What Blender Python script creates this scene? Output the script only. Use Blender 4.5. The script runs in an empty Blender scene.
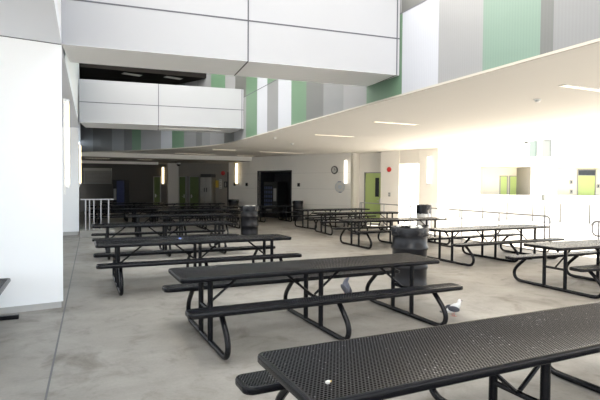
import bpy, bmesh, math, random
from mathutils import Vector, Matrix
random.seed(7)
C = bpy.context.scene.collection
PI = math.pi

# ------------------------------------------------------------------ camera solution (used for the camera and for survey sight-lines)
F_PX, HY, CAM_H, YAW, ROLL = 489.956, 186.2755, 1.7244, .4226, .0066
TH = math.atan((200 - HY) / F_PX)
SY, CY = math.sin(YAW), math.cos(YAW)

def ray(u, v):
    a, b = u - 300, v - 200
    c, s = math.cos(ROLL), math.sin(ROLL)
    a, b = a * c + b * s, -a * s + b * c
    X, Y, Z = a / F_PX, -b / F_PX, 1
    Y, Z = Y * math.cos(TH) - Z * math.sin(TH), Z * math.cos(TH) + Y * math.sin(TH)
    return X * CY + Z * SY, -X * SY + Z * CY, Y

def atZ(u, v, Z):
    r = ray(u, v)
    d = Z / (r[0] * SY + r[1] * CY)
    return Vector((r[0] * d, r[1] * d, CAM_H + r[2] * d))

cam = bpy.data.objects.new('camera', bpy.data.cameras.new('camera'))
C.objects.link(cam)
fw = Vector((SY * math.cos(TH), CY * math.cos(TH), -math.sin(TH)))
rt = Vector((CY, -SY, 0))
up = rt.cross(fw)
r2 = rt * math.cos(ROLL) + up * math.sin(ROLL)
u2 = up * math.cos(ROLL) - rt * math.sin(ROLL)
m = Matrix.Identity(4)
for i in range(3):
    m[i][0], m[i][1], m[i][2] = r2[i], u2[i], -fw[i]
m[2][3] = CAM_H
cam.matrix_world = m
cam.data.sensor_width = 36
cam.data.lens = 36 * F_PX / 600
cam.data.clip_start, cam.data.clip_end = .05, 300
bpy.context.scene.camera = cam

# ------------------------------------------------------------------ materials
def new_mat(name):
    mt = bpy.data.materials.new(name)
    mt.use_nodes = True
    nt = mt.node_tree
    return mt, nt, nt.nodes['Principled BSDF']

def mat(name, col, rough=.6, metal=0., var=.06, scale=6., emit=None, es=0., spec=.5, bump=0.):
    mt, nt, b = new_mat(name)
    tc = nt.nodes.new('ShaderNodeTexCoord')
    nz = nt.nodes.new('ShaderNodeTexNoise')
    nz.inputs['Scale'].default_value = scale
    nz.inputs['Detail'].default_value = 4
    nt.links.new(tc.outputs['Object'], nz.inputs['Vector'])
    mx = nt.nodes.new('ShaderNodeMix')
    mx.data_type = 'RGBA'
    mx.inputs[6].default_value = [c * (1 - var) for c in col] + [1]
    mx.inputs[7].default_value = [min(1, c * (1 + var)) for c in col] + [1]
    nt.links.new(nz.outputs['Fac'], mx.inputs[0])
    nt.links.new(mx.outputs[2], b.inputs['Base Color'])
    b.inputs['Roughness'].default_value = rough
    b.inputs['Metallic'].default_value = metal
    b.inputs['Specular IOR Level'].default_value = spec
    if emit:
        b.inputs['Emission Color'].default_value = list(emit) + [1]
        b.inputs['Emission Strength'].default_value = es
    if bump:
        bp = nt.nodes.new('ShaderNodeBump')
        bp.inputs['Strength'].default_value = bump
        bp.inputs['Distance'].default_value = .01
        nt.links.new(nz.outputs['Fac'], bp.inputs['Height'])
        nt.links.new(bp.outputs['Normal'], b.inputs['Normal'])
    return mt

def math_node(nt, op, a, b=None):
    n = nt.nodes.new('ShaderNodeMath')
    n.operation = op
    for i, x in enumerate((a, b)):
        if x is None:
            continue
        if isinstance(x, (int, float)):
            n.inputs[i].default_value = x
        else:
            nt.links.new(x, n.inputs[i])
    return n.outputs[0]

def vec_node(nt, op, a, b=None):
    n = nt.nodes.new('ShaderNodeVectorMath')
    n.operation = op
    for i, x in enumerate((a, b)):
        if x is None:
            continue
        if isinstance(x, tuple):
            n.inputs[i].default_value = x
        else:
            nt.links.new(x, n.inputs[i])
    return n.outputs['Value'] if op == 'LENGTH' else n.outputs[0]

def perforated_mat():
    """black coated steel sheet punched with staggered round holes, with bird-soil specks"""
    mt, nt, b = new_mat('perforated_black_steel')
    tc = nt.nodes.new('ShaderNodeTexCoord').outputs['Object']
    flat = vec_node(nt, 'MULTIPLY', tc, (1, 1, 0))
    a = .021
    cell = (a, a * 1.7320508, 1.)
    ds = []
    for off in ((0, 0, 0), (a / 2, a * .8660254, 0)):
        p = vec_node(nt, 'ADD', flat, off)
        p = vec_node(nt, 'DIVIDE', p, cell)
        p = vec_node(nt, 'FRACTION', p)
        p = vec_node(nt, 'SUBTRACT', p, (.5, .5, 0))
        p = vec_node(nt, 'MULTIPLY', p, (cell[0], cell[1], 0))
        ds.append(vec_node(nt, 'LENGTH', p))
    d = math_node(nt, 'MINIMUM', ds[0], ds[1])
    solid = math_node(nt, 'GREATER_THAN', d, a * .33)
    sp = nt.nodes.new('ShaderNodeTexNoise')
    sp.inputs['Scale'].default_value = 55
    sp.inputs['Detail'].default_value = 3
    nt.links.new(tc, sp.inputs['Vector'])
    big = nt.nodes.new('ShaderNodeTexNoise')
    big.inputs['Scale'].default_value = 2.3
    nt.links.new(tc, big.inputs['Vector'])
    thr = math_node(nt, 'ADD', sp.outputs['Fac'], math_node(nt, 'MULTIPLY', big.outputs['Fac'], .25))
    sk = math_node(nt, 'GREATER_THAN', thr, .815)
    mx = nt.nodes.new('ShaderNodeMix')
    mx.data_type = 'RGBA'
    mx.inputs[6].default_value = (.012, .0125, .0165, 1)
    mx.inputs[7].default_value = (.42, .42, .43, 1)
    nt.links.new(sk, mx.inputs[0])
    hl = nt.nodes.new('ShaderNodeMix')
    hl.data_type = 'RGBA'
    hl.inputs[6].default_value = (.003, .003, .0035, 1)
    nt.links.new(solid, hl.inputs[0])
    nt.links.new(mx.outputs[2], hl.inputs[7])
    nt.links.new(hl.outputs[2], b.inputs['Base Color'])
    b.inputs['Roughness'].default_value = .32
    nt.links.new(math_node(nt, 'MULTIPLY', solid, .22), b.inputs['Specular IOR Level'])
    bp = nt.nodes.new('ShaderNodeBump')
    bp.inputs['Strength'].default_value = .8
    bp.inputs['Distance'].default_value = .004
    nt.links.new(math_node(nt, 'MINIMUM', d, a * .46), bp.inputs['Height'])
    nt.links.new(bp.outputs['Normal'], b.inputs['Normal'])
    return mt

def floor_mat():
    mt, nt, b = new_mat('worn_concrete')
    tc = nt.nodes.new('ShaderNodeTexCoord').outputs['Object']
    def noise(scale, detail, rough=.6, dist=0.):
        n = nt.nodes.new('ShaderNodeTexNoise')
        n.inputs['Scale'].default_value = scale
        n.inputs['Detail'].default_value = detail
        n.inputs['Roughness'].default_value = rough
        n.inputs['Distortion'].default_value = dist
        nt.links.new(tc, n.inputs['Vector'])
        return n.outputs['Fac']
    def ramp(fac, stops):
        r = nt.nodes.new('ShaderNodeValToRGB')
        while len(r.color_ramp.elements) < len(stops):
            r.color_ramp.elements.new(.5)
        for e, (p, c) in zip(r.color_ramp.elements, stops):
            e.position = p
            e.color = (c[0], c[1], c[2], 1)
        nt.links.new(fac, r.inputs[0])
        return r.outputs[0]
    def mul(a, b_, f=1.):
        n = nt.nodes.new('ShaderNodeMix')
        n.data_type = 'RGBA'
        n.blend_type = 'MULTIPLY'
        n.inputs[0].default_value = f
        nt.links.new(a, n.inputs[6])
        nt.links.new(b_, n.inputs[7])
        return n.outputs[2]
    base = ramp(noise(.55, 6, .65, .6), [(.3, (.245, .228, .205)), (.5, (.31, .29, .264)), (.72, (.375, .353, .323))])
    mott = ramp(noise(2.6, 8, .7, .5), [(.32, (.62, .60, .57)), (.46, (.9, .9, .89)), (.62, (1, 1, 1))])
    stain = ramp(noise(1.1, 6, .6, .8), [(.30, (.52, .49, .46)), (.42, (1, 1, 1)), (.8, (1, 1, 1))])
    fine = ramp(noise(38, 3), [(.3, (.9, .9, .9)), (.6, (1, 1, 1))])
    col = mul(mul(mul(base, mott, .8), stain, .8), fine, .8)
    # saw-cut joint running back from the pier
    sx = nt.nodes.new('ShaderNodeSeparateXYZ')
    nt.links.new(tc, sx.inputs[0])
    joints = None
    for x0, sl in ((-.345, .0195), (5.3, .0)):
        dist = math_node(nt, 'ABSOLUTE', math_node(nt, 'SUBTRACT', sx.outputs[0], math_node(nt, 'ADD', math_node(nt, 'MULTIPLY', sx.outputs[1], sl), x0)))
        j = math_node(nt, 'LESS_THAN', dist, .009 if sl else .006)
        joints = j if joints is None else math_node(nt, 'MAXIMUM', joints, math_node(nt, 'MULTIPLY', j, .35))
    jm = nt.nodes.new('ShaderNodeMix')
    jm.data_type = 'RGBA'
    jm.inputs[7].default_value = (.13, .13, .135, 1)
    nt.links.new(joints, jm.inputs[0])
    nt.links.new(col, jm.inputs[6])
    nt.links.new(jm.outputs[2], b.inputs['Base Color'])
    b.inputs['Roughness'].default_value = .62
    b.inputs['Specular IOR Level'].default_value = .35
    bp = nt.nodes.new('ShaderNodeBump')
    bp.inputs['Strength'].default_value = .15
    nt.links.new(noise(14, 5), bp.inputs['Height'])
    nt.links.new(bp.outputs['Normal'], b.inputs['Normal'])
    return mt

def ribbed_panel_mat(name, col):
    """fine vertical ribs, as on profiled metal cladding (ribs follow the object x+y run)"""
    mt, nt, b = new_mat(name)
    tc = nt.nodes.new('ShaderNodeTexCoord').outputs['UV']
    wv = nt.nodes.new('ShaderNodeTexWave')
    wv.inputs['Scale'].default_value = 7
    nt.links.new(tc, wv.inputs['Vector'])
    nz = nt.nodes.new('ShaderNodeTexNoise')
    nz.inputs['Scale'].default_value = 1.1
    nt.links.new(tc, nz.inputs['Vector'])
    f = math_node(nt, 'ADD', math_node(nt, 'MULTIPLY', wv.outputs['Fac'], .3), math_node(nt, 'MULTIPLY', nz.outputs['Fac'], .55))
    mx = nt.nodes.new('ShaderNodeMix')
    mx.data_type = 'RGBA'
    mx.inputs[6].default_value = [c * .9 for c in col] + [1]
    mx.inputs[7].default_value = [min(1, c * 1.08) for c in col] + [1]
    nt.links.new(f, mx.inputs[0])
    nt.links.new(mx.outputs[2], b.inputs['Base Color'])
    b.inputs['Roughness'].default_value = .45
    return mt

def glass_mat(name, col, rough=.08):
    mt = mat(name, col, rough, 0, .1, 3)
    return mt

M = dict(
    floor=floor_mat(), perf=perforated_mat(),
    black=mat('black_coated_steel', (.006, .006, .0075), .27, 0, .15, 12, spec=.2),
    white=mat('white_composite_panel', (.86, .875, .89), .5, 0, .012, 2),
    pier=mat('white_pier_panel', (.95, .96, .97), .45, 0, .01, 2),
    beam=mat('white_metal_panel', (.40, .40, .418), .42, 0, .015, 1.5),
    seam=mat('dark_panel_seam', (.10, .10, .115), .7),
    soff=mat('pale_blue_white_soffit', (.86, .89, .95), .5, 0, .012, 2),
    plinth=mat('grey_plinth', (.50, .49, .47), .6, 0, .08, 5),
    ceil=mat('painted_ceiling', (.86, .835, .79), .8, 0, .015, .8),
    wallp=mat('painted_block_wall', (.82, .79, .735), .75, 0, .03, 1.2),
    walld=mat('grey_block_wall', (.46, .44, .41), .8, 0, .05, 1.2),
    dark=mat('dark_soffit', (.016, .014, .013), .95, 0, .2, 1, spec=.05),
    outw=mat('sunlit_stucco', (.86, .85, .82), .85, 0, .01, 1),
    cream=mat('cream_stucco', (.74, .70, .60), .85, 0, .02, 1),
    lime=mat('lime_green_paint', (.46, .58, .21), .45, 0, .03, 3),
    dgreen=mat('dull_green_paint', (.13, .18, .06), .5, 0, .05, 3),
    dframe=mat('grey_door_frame', (.30, .30, .29), .5),
    glass=mat('dark_glass', (.03, .032, .035), .12, 0, .2, 3),
    steel=mat('brushed_steel', (.62, .61, .58), .32, .85, .08, 8),
    galv=mat('galvanised_tube', (.42, .41, .42), .4, .6, .08, 20),
    lamp=mat('lit_diffuser', (.95, .88, .7), .5, 0, 0., 3, (1, .80, .47), 2.6),
    lampw=mat('white_lit_diffuser', (.95, .92, .85), .5, 0, 0., 3, (1, .93, .78), 2.2),
    slot=mat('pale_slot_diffuser', (.85, .84, .8), .5, 0, 0., 3, (1, .95, .85), .35),
    joint=mat('weathered_joint', (.16, .153, .135), .8),
    fridge=mat('dull_fridge_steel', (.30, .29, .275), .3, 1., .15, 3),
    tan=mat('tan_metal_trim', (.40, .37, .32), .5, 0, .05, 4),
    recess=mat('shaded_block_wall', (.25, .235, .21), .85, 0, .05, 1.2),  # darker copy of the block wall, the recess's dimness is in the colour
    recessd=mat('shaded_far_wall', (.12, .11, .10), .85, 0, .05, 1.2),  # darker still, deeper shade of the far end put into the colour
    strip=mat('lit_strip', (.95, .85, .7), .5, 0, 0., 3, (1, .78, .52), 1.6),
    plastic=mat('black_plastic', (.02, .02, .022), .45, 0, .2, 6),
    drum=mat('black_drum_paint', (.009, .009, .011), .3, 0, .3, 7, spec=.3, bump=.15),
    bag=mat('black_bag_film', (.012, .012, .014), .25, 0, .3, 14, spec=.35, bump=.5),
    drumw=mat('pale_drum_paint', (.6, .61, .62), .5, 0, .1, 5),
    wplastic=mat('white_plastic', (.8, .8, .78), .4),
    red=mat('red_enamel', (.5, .02, .02), .35),
    yellow=mat('yellow_card', (.62, .42, .06), .6),
    paper=mat('paper', (.6, .59, .55), .8),
    blue=mat('blue_print', (.05, .07, .17), .4, 0, .3, 9),
    pblue=mat('pale_blue_print', (.50, .54, .58), .6, 0, .1, 10),
    pgrey=mat('pigeon_grey', (.10, .105, .135), .7, 0, .35, 25),
    pdark=mat('pigeon_dark', (.04, .042, .055), .55, 0, .4, 25),
    pwhite=mat('pigeon_white', (.6, .6, .6), .7, 0, .08, 25),
    pink=mat('pigeon_foot', (.55, .27, .25), .6),
    winglass=mat('pale_green_glass', (.15, .185, .165), .2),
    wingrey=mat('pale_grey_glass', (.18, .19, .175), .2),
    curb=mat('concrete_curb', (.36, .34, .31), .85, 0, .12, 4),
    shutter=mat('dull_metal_shutter', (.30, .29, .27), .5, .2, .1, 3),
)
PAN = dict(
    g=ribbed_panel_mat('green_cladding', (0.086, 0.155, 0.098)),
    G=ribbed_panel_mat('pale_green_cladding', (0.130, 0.197, 0.161)),
    w=ribbed_panel_mat('white_cladding', (0.354, 0.367, 0.408)),
    m=ribbed_panel_mat('mid_grey_cladding', (0.161, 0.165, 0.172)),
    l=ribbed_panel_mat('light_grey_cladding', (0.210, 0.212, 0.219)),
    d=ribbed_panel_mat('dark_grey_cladding', (0.101, 0.104, 0.104)),
    k=ribbed_panel_mat('charcoal_cladding', (.09, .092, .088)),
)

# ------------------------------------------------------------------ mesh builder
class MB:
    def __init__(self, M4=None):
        self.bm = bmesh.new()
        self.M4 = M4 or Matrix.Identity(4)
    def v(self, p):
        return self.bm.verts.new(self.M4 @ Vector(p))
    def face(self, vs, mi=0):
        try:
            f = self.bm.faces.new(vs)
            f.material_index = mi
            return f
        except ValueError:
            return None
    def box(self, x0, x1, y0, y1, z0, z1, mi=0, bev=0.):
        c = [self.v((x, y, z)) for z in (z0, z1) for x, y in ((x0, y0), (x1, y0), (x1, y1), (x0, y1))]
        fs = [self.face([c[i] for i in q], mi) for q in ((3, 2, 1, 0), (4, 5, 6, 7), (0, 1, 5, 4), (1, 2, 6, 5), (2, 3, 7, 6), (3, 0, 4, 7))]
        if bev:
            es = list({e for f in fs for e in f.edges})
            r = bmesh.ops.bevel(self.bm, geom=es, offset=bev, segments=2, affect='EDGES', profile=.6)
            for f in r['faces']:
                f.material_index = mi
        return self
    def prism(self, poly, z0, z1, mi=0):
        lo = [self.v((p[0], p[1], z0)) for p in poly]
        hi = [self.v((p[0], p[1], z1)) for p in poly]
        n = len(poly)
        fs = [self.face(lo[::-1], mi), self.face(hi, mi)]
        for i in range(n):
            fs.append(self.face([lo[i], lo[(i + 1) % n], hi[(i + 1) % n], hi[i]], mi))
        return self
    def tube(self, pts, r, n=10, mi=0, closed=False, caps=True):
        pts = [Vector(p) for p in pts]
        k = len(pts)
        rings = []
        prev = None
        for i, p in enumerate(pts):
            a = pts[(i - 1) % k] if (closed or i > 0) else p
            b = pts[(i + 1) % k] if (closed or i < k - 1) else p
            t = (b - a).normalized()
            if prev is None:
                ref = Vector((0, 0, 1)) if abs(t.z) < .9 else Vector((1, 0, 0))
                nx = t.cross(ref).normalized()
            else:
                nx = (prev - t * prev.dot(t)).normalized()
            prev = nx
            ny = t.cross(nx)
            rr = r[i] if isinstance(r, (list, tuple)) else r
            rings.append([self.v(p + nx * (rr * math.cos(2 * PI * j / n)) + ny * (rr * math.sin(2 * PI * j / n))) for j in range(n)])
        for i in range(k if closed else k - 1):
            A, B = rings[i], rings[(i + 1) % k]
            for j in range(n):
                self.face([A[j], A[(j + 1) % n], B[(j + 1) % n], B[j]], mi)
        if caps and not closed:
            self.face(rings[0][::-1], mi)
            self.face(rings[-1], mi)
        return self
    def lathe(self, prof, n=24, mi=0, c=(0, 0, 0), wob=None):
        rings = []
        for q, (r, z) in enumerate(prof):
            ring = []
            for j in range(n):
                a = 2 * PI * j / n
                rr, zz = r, z
                if wob:
                    rr, zz = wob(q, a, r, z)
                ring.append(self.v((c[0] + rr * math.cos(a), c[1] + rr * math.sin(a), c[2] + zz)))
            rings.append(ring)
        for A, B in zip(rings, rings[1:]):
            for j in range(n):
                self.face([A[j], A[(j + 1) % n], B[(j + 1) % n], B[j]], mi)
        self.face(rings[0][::-1], mi)
        self.face(rings[-1], mi)
        return self
    def ellip(self, c, r, R=None, nu=14, nv=9, mi=0):
        R = R or Matrix.Identity(3)
        c = Vector(c)
        top = self.v(c + R @ Vector((0, 0, r[2])))
        bot = self.v(c + R @ Vector((0, 0, -r[2])))
        rows = []
        for i in range(1, nv):
            t = PI * i / nv
            rows.append([self.v(c + R @ Vector((r[0] * math.sin(t) * math.cos(2 * PI * j / nu), r[1] * math.sin(t) * math.sin(2 * PI * j / nu), r[2] * math.cos(t)))) for j in range(nu)])
        for j in range(nu):
            self.face([top, rows[0][j], rows[0][(j + 1) % nu]], mi)
            self.face([bot, rows[-1][(j + 1) % nu], rows[-1][j]], mi)
            for A, B in zip(rows, rows[1:]):
                self.face([A[j], B[j], B[(j + 1) % nu], A[(j + 1) % nu]], mi)
        return self
    def build(self, name, mats, parent=None, smooth=False, loc=None):
        if not isinstance(mats, (list, tuple)):
            mats = [mats]
        bmesh.ops.recalc_face_normals(self.bm, faces=self.bm.faces)
        me = bpy.data.meshes.new(name)
        self.bm.to_mesh(me)
        self.bm.free()
        for x in mats:
            me.materials.append(x)
        if smooth:
            for p in me.polygons:
                p.use_smooth = True
            me.set_sharp_from_angle(angle=math.radians(40))
        o = bpy.data.objects.new(name, me)
        C.objects.link(o)
        if parent:
            o.parent = parent
        if loc:
            o.location = loc
        return o

def tag(o, label, cat, group=None, kind=None):
    o['label'] = label
    o['category'] = cat
    if group:
        o['group'] = group
    if kind:
        o['kind'] = kind
    return o

def thing(name, label, cat, loc=(0, 0, 0), rz=0., group=None):
    o = bpy.data.objects.new(name, None)
    o.empty_display_size = .2
    C.objects.link(o)
    o.location = loc
    o.rotation_euler = (0, 0, rz)
    return tag(o, label, cat, group)

def struct(o, label=None, cat=None):
    o['kind'] = 'structure'
    if label:
        o['label'] = label
    if cat:
        o['category'] = cat
    return o

def sroot(name, label, cat, M4):
    o = bpy.data.objects.new(name, None)
    o.empty_display_size = .2
    C.objects.link(o)
    o.matrix_world = M4
    return struct(o, label, cat)

KIDS = {}
def kids(o):
    return [c for c in bpy.data.objects if c.parent == o]
def copy_tree(o, parent=None):
    c = o.copy()
    C.objects.link(c)
    if parent:
        c.parent = parent
    if o.name not in KIDS:
        KIDS[o.name] = kids(o)
    for ch in KIDS[o.name]:
        copy_tree(ch, c)
    return c

def smooth_path(ctrl, per=6):
    P = [Vector(p) for p in ctrl]
    out = []
    for i in range(len(P) - 1):
        p0, p1, p2, p3 = P[max(i - 1, 0)], P[i], P[i + 1], P[min(i + 2, len(P) - 1)]
        for k in range(per):
            t = k / per
            out.append(.5 * ((2 * p1) + (p2 - p0) * t + (2 * p0 - 5 * p1 + 4 * p2 - p3) * t * t + (3 * p1 - p0 - 3 * p2 + p3) * t ** 3))
    out.append(P[-1])
    return out

def frame(p, q):
    """matrix of a vertical plane: x runs from p to q, -y faces the viewer's side (towards the camera), z up"""
    p, q = Vector((p[0], p[1], 0)), Vector((q[0], q[1], 0))
    d = (q - p).normalized()
    n = Vector((-d.y, d.x, 0))
    mm = Matrix.Identity(4)
    for i in range(3):
        mm[i][0], mm[i][1], mm[i][2], mm[i][3] = d[i], n[i], (0, 0, 1)[i], p[i]
    return mm

def on_frame(fr, u, v):
    """(s, z) where the sight-line of a survey point meets the wall plane of a frame"""
    inv = fr.inverted()
    o = inv @ Vector((0, 0, CAM_H))
    r = inv.to_3x3() @ Vector(ray(u, v))
    t = -o.y / r.y
    return o.x + r.x * t, o.z + r.z * t

# ------------------------------------------------------------------ setting: floor, ceiling, walls
Z_C, Z_B, X_W = 3.33, 3.67, 5.1
fl = MB().box(-30, 45, -14, 45, -.2, 0).build('floor', M['floor'])
struct(fl, 'worn grey concrete floor', 'floor')

curve = [(5.1, -8), (5.1, 17.0), (5.02, 18.1), (4.73, 19.2), (4.35, 20.1), (3.85, 21.1), (3.25, 22.2), (2.7, 23.1), (1.95, 24.1), (.9, 25.1), (0, 26.1), (-.4, 26.5)]
# ceiling round the open court
cm = MB()
for (ax, ay), (bx, by) in zip(curve, curve[1:]):
    cm.prism([(ax + .03, ay + .03), (14.2, ay + .03), (14.2, by + .03), (bx + .03, by + .03)], Z_C, Z_C + .25)
cm.prism([(-6, 26.5), (14.2, 26.5), (14.2, 37), (-6, 37)], Z_C, Z_C + .25)
bmesh.ops.remove_doubles(cm.bm, verts=cm.bm.verts, dist=1e-4)
struct(cm.build('ceiling', M['ceil']), 'cream painted ceiling over the eating area', 'ceiling')

# fascia wall of coloured cladding on the court's edge
def cum(path):
    s, out = 0, [0]
    for a, b in zip(path, path[1:]):
        s += math.dist(a, b)
        out.append(s)
    return out
fine = curve
S = cum(fine)
def at_s(s):
    for i in range(len(S) - 1):
        if s <= S[i + 1] or i == len(S) - 2:
            t = (s - S[i]) / (S[i + 1] - S[i])
            return (fine[i][0] + (fine[i + 1][0] - fine[i][0]) * t, fine[i][1] + (fine[i + 1][1] - fine[i][1]) * t)
def s_of_u(u):
    """arc length where the sight-line at column u meets the curved wall"""
    r = ray(u, 150)
    best = None
    for i in range(len(fine) - 1):
        (ax, ay), (bx, by) = fine[i], fine[i + 1]
        dx, dy = bx - ax, by - ay
        det = r[0] * -dy + dx * r[1]
        if abs(det) < 1e-9:
            continue
        t = (ax * -dy + dx * ay) / det
        k = (r[0] * ay - r[1] * ax) / det
        k = (r[0] * t - ax) / dx if abs(dx) > abs(dy) else (r[1] * t - ay) / dy
        if t > 0 and -1e-6 <= k <= 1 + 1e-6:
            s = S[i] + k * (S[i + 1] - S[i])
            if best is None or t < best[0]:
                best = (t, s)
    return best[1] if best else None
low = [(551, 'm'), (538, 'd'), (481, 'G'), (437, 'l'), (401, 'w'), (366, 'g'), (343, 'l'), (323, 'm'), (306, 'd'), (291, 'g'), (278, 'w'), (267, 'm'), (257, 'w'), (246, 'g'),
       (234, 'l'), (224, 'k'), (210, 'l'), (202, 'm'), (196, 'd'), (184, 'm'), (172, 'g'), (161, 'w'), (141, 'l'), (132, 'g'), (124, 'd'), (112, 'm'), (93, 'k'), (80, 'm')]
upp = [(560, 'l'), (500, 'm'), (428, 'w'), (400, 'k'), (360, 'l'), (330, 'g'), (305, 'm'), (285, 'w'), (267, 'g'), (257, 'w'), (246, 'g'), (235, 'k'), (225, 'l'), (211, 'g'), (197, 'm'), (185, 'l'), (170, 'd'), (150, 'w'), (130, 'm'), (110, 'g'), (80, 'l')]
keys = list(PAN)
wm = MB()
uvl = wm.bm.loops.layers.uv.new('UVMap')
Z_J = 4.73
def clad(row, z0, z1):
    s0 = 0
    for u, k in row:
        s1 = s_of_u(u)
        brk = [s0] + [x for x in S if s0 + 1e-3 < x < s1 - 1e-3] + [s1]
        for a, b in zip(brk, brk[1:]):
            p, q = at_s(a), at_s(b)
            vs = [wm.v((p[0], p[1], z0)), wm.v((q[0], q[1], z0)), wm.v((q[0], q[1], z1)), wm.v((p[0], p[1], z1))]
            f = wm.face(vs, keys.index(k))
            for l, uv in zip(f.loops, ((a, z0), (b, z0), (b, z1), (a, z1))):
                l[uvl].uv = uv
        s0 = s1
clad(low, Z_C - .02, Z_J)
clad(upp, Z_J, 13)
# dark seam between the two rows
for a, b in zip(S, S[1:]):
    p, q = at_s(a), at_s(b)
    wm.face([wm.v((p[0] - .006, p[1] - .006, Z_J - .012)), wm.v((q[0] - .006, q[1] - .006, Z_J - .012)), wm.v((q[0] - .006, q[1] - .006, Z_J + .012)), wm.v((p[0] - .006, p[1] - .006, Z_J + .012))], len(keys))
wo = wm.build('wall_right', [PAN[k] for k in keys] + [M['seam']])
struct(wo, 'curved upper wall clad in green, white and grey vertical panels', 'wall')
# cream drip trim along the bottom of the cladding
tm = MB()
path_in = [(x - .03, y) for x, y in curve]
for (a, b), (a2, b2) in zip(zip(curve, curve[1:]), zip(path_in, path_in[1:])):
    tm.prism([a2, b2, b, a], Z_C - .035, Z_C - .002)
struct(tm.build('trim_1', M['tan']), 'cream metal trim under the coloured cladding', 'trim')

# left building: soffit, side wall above it
LW = [(-.36, -8), (-.22, 7.6), (0, 18.4), (.06, 27.2)]
struct(MB().prism([(-9, -8), LW[0], LW[1], LW[2], (-9, 18.4)], Z_B, Z_B + .2).build('ceiling_left', M['soff']), 'white soffit over the left walkway', 'soffit')
lm = MB()
lm.prism([(LW[0][0] - .2, -8), LW[0], LW[1], (LW[1][0] - .2, 7.6)], Z_B + .2, 13)
lm.prism([(LW[1][0] - .2, 7.6), LW[1], LW[2], LW[3], (-.2, 27.2), (-.2, 18.4)], Z_B + .2, 13)
struct(lm.build('wall_left', M['white']), 'white upper wall above the left walkway', 'wall')

# pier at left, with plinth and panel joint
pf = frame((-3.2, 7.18), (-.22, 7.6))
PL = 3.01
pm = MB(pf)
pm.box(0, PL, 0, .55, .088, Z_B)
pr = struct(pm.build('wall_pier', M['pier']), 'bright white panelled pier at the left', 'wall')
struct(MB(pf).box(0, PL - .02, .012, .53, 0, .086).build('baseboard_pier', M['plinth']), 'grey recessed plinth of the white pier', 'plinth')
struct(MB(pf).box(0, PL, -.004, .0, Z_B - .012, Z_B - .002).build('trim_2', M['seam']), 'dark seam along the top of the white pier', 'trim')
# second white wall further back
w2 = struct(MB().box(-4.5, -.03, 18.4, 34, 0.12, Z_B).build('wall_walkway', M['pier']), 'far white wall end beyond the pier', 'wall')
struct(MB().box(-4.5, -.05, 18.42, 33.9, 0, .12).build('baseboard_walkway', M['plinth']))

# ------------------------------------------------------------------ bridges across the court
def bridge(name, p, q, depth, z0, z1, zj, xs, label):
    fr = frame(p, q)
    L = math.dist(p, q)
    b = MB(fr).box(0, L, 0, depth, z0 + .002, z1).box(0, L, 0, depth, z0, z0 + .002, 2)  # paler underside: light bounced off the floor is put into the panel colour
    g = .011
    # seams, slightly proud strips of shadow gap
    b.box(0, L, -.003, .0, zj - g, zj + g, 1)
    for x in xs:
        b.box(x - g, x + g, -.003, 0, z0, z1, 1)
        b.box(x - g, x + g, 0, depth, z0 - .003, z0, 1)
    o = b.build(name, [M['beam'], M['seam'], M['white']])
    struct(o, label, 'bridge')
    return fr, L
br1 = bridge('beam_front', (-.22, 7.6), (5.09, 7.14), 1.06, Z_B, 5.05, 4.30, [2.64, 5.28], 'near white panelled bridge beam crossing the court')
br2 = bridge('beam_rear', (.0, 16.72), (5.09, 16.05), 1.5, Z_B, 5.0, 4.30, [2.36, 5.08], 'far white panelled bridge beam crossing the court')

# dark high soffit at the end of the court with its two lights
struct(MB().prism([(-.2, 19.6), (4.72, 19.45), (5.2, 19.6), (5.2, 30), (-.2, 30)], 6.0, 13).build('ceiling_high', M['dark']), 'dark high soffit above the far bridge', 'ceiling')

# bulkhead and lower ceiling at the back
struct(MB().box(-.3, 8.75, 26.0, 26.25, 3.12, Z_C).build('beam_bulkhead', M['ceil']), 'long pale bulkhead across the dim recess', 'bulkhead')
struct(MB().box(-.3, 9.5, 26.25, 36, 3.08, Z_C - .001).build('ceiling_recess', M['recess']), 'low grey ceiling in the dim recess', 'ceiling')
struct(MB().box(-.3, 4.2, 29.6, 29.75, 2.93, 3.08).build('beam_recess', M['ceil']))

# ------------------------------------------------------------------ back wall (angled), with an alcove for machines
P1, P2 = (8.45, 26.75), (11.75, 20.25)
d12 = Vector((P2[0] - P1[0], P2[1] - P1[1])).normalized()
P0 = (P1[0] - d12.x * 1.15, P1[1] - d12.y * 1.15)
bw = frame(P0, P2)
BL = math.dist(P0, P2)
a0, az = on_frame(bw, 258.5, 172)
a1, _ = on_frame(bw, 291, 172)
az = 2.5
wb = MB(bw)
wb.box(0, a0, 0, .2, 0, Z_C)
wb.box(a1, BL, 0, .2, 0, Z_C)
wb.box(a0, a1, 0, .2, az, Z_C)
for zz in (.8, 1.6, 2.4):   # faint block courses
    for s0, s1 in ((0, a0), (a1, BL)):
        wb.box(s0, s1, -.0015, 0, zz - .004, zz + .004, 1)
struct(wb.build('wall_back', [M['wallp'], M['walld']]), 'cream block wall at the back with black alcove', 'wall')
al = MB(bw)
al.box(a0 - .05, a0, .0, 1.3, 0, az)
al.box(a1, a1 + .05, .0, 1.3, 0, az)
al.box(a0 - .05, a1 + .05, 1.3, 1.35, 0, az)
al.box(a0, a1, -.0, 1.3, az, az + .05)
al.box(a0 - .06, a0, -.03, .0, 0, az + .06)
al.box(a1, a1 + .06, -.03, .0, 0, az + .06)
al.box(a0, a1, -.03, .0, az, az + .06)
struct(al.build('wall_alcove', M['plastic']), 'black lined alcove in the back wall', 'alcove')

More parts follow.
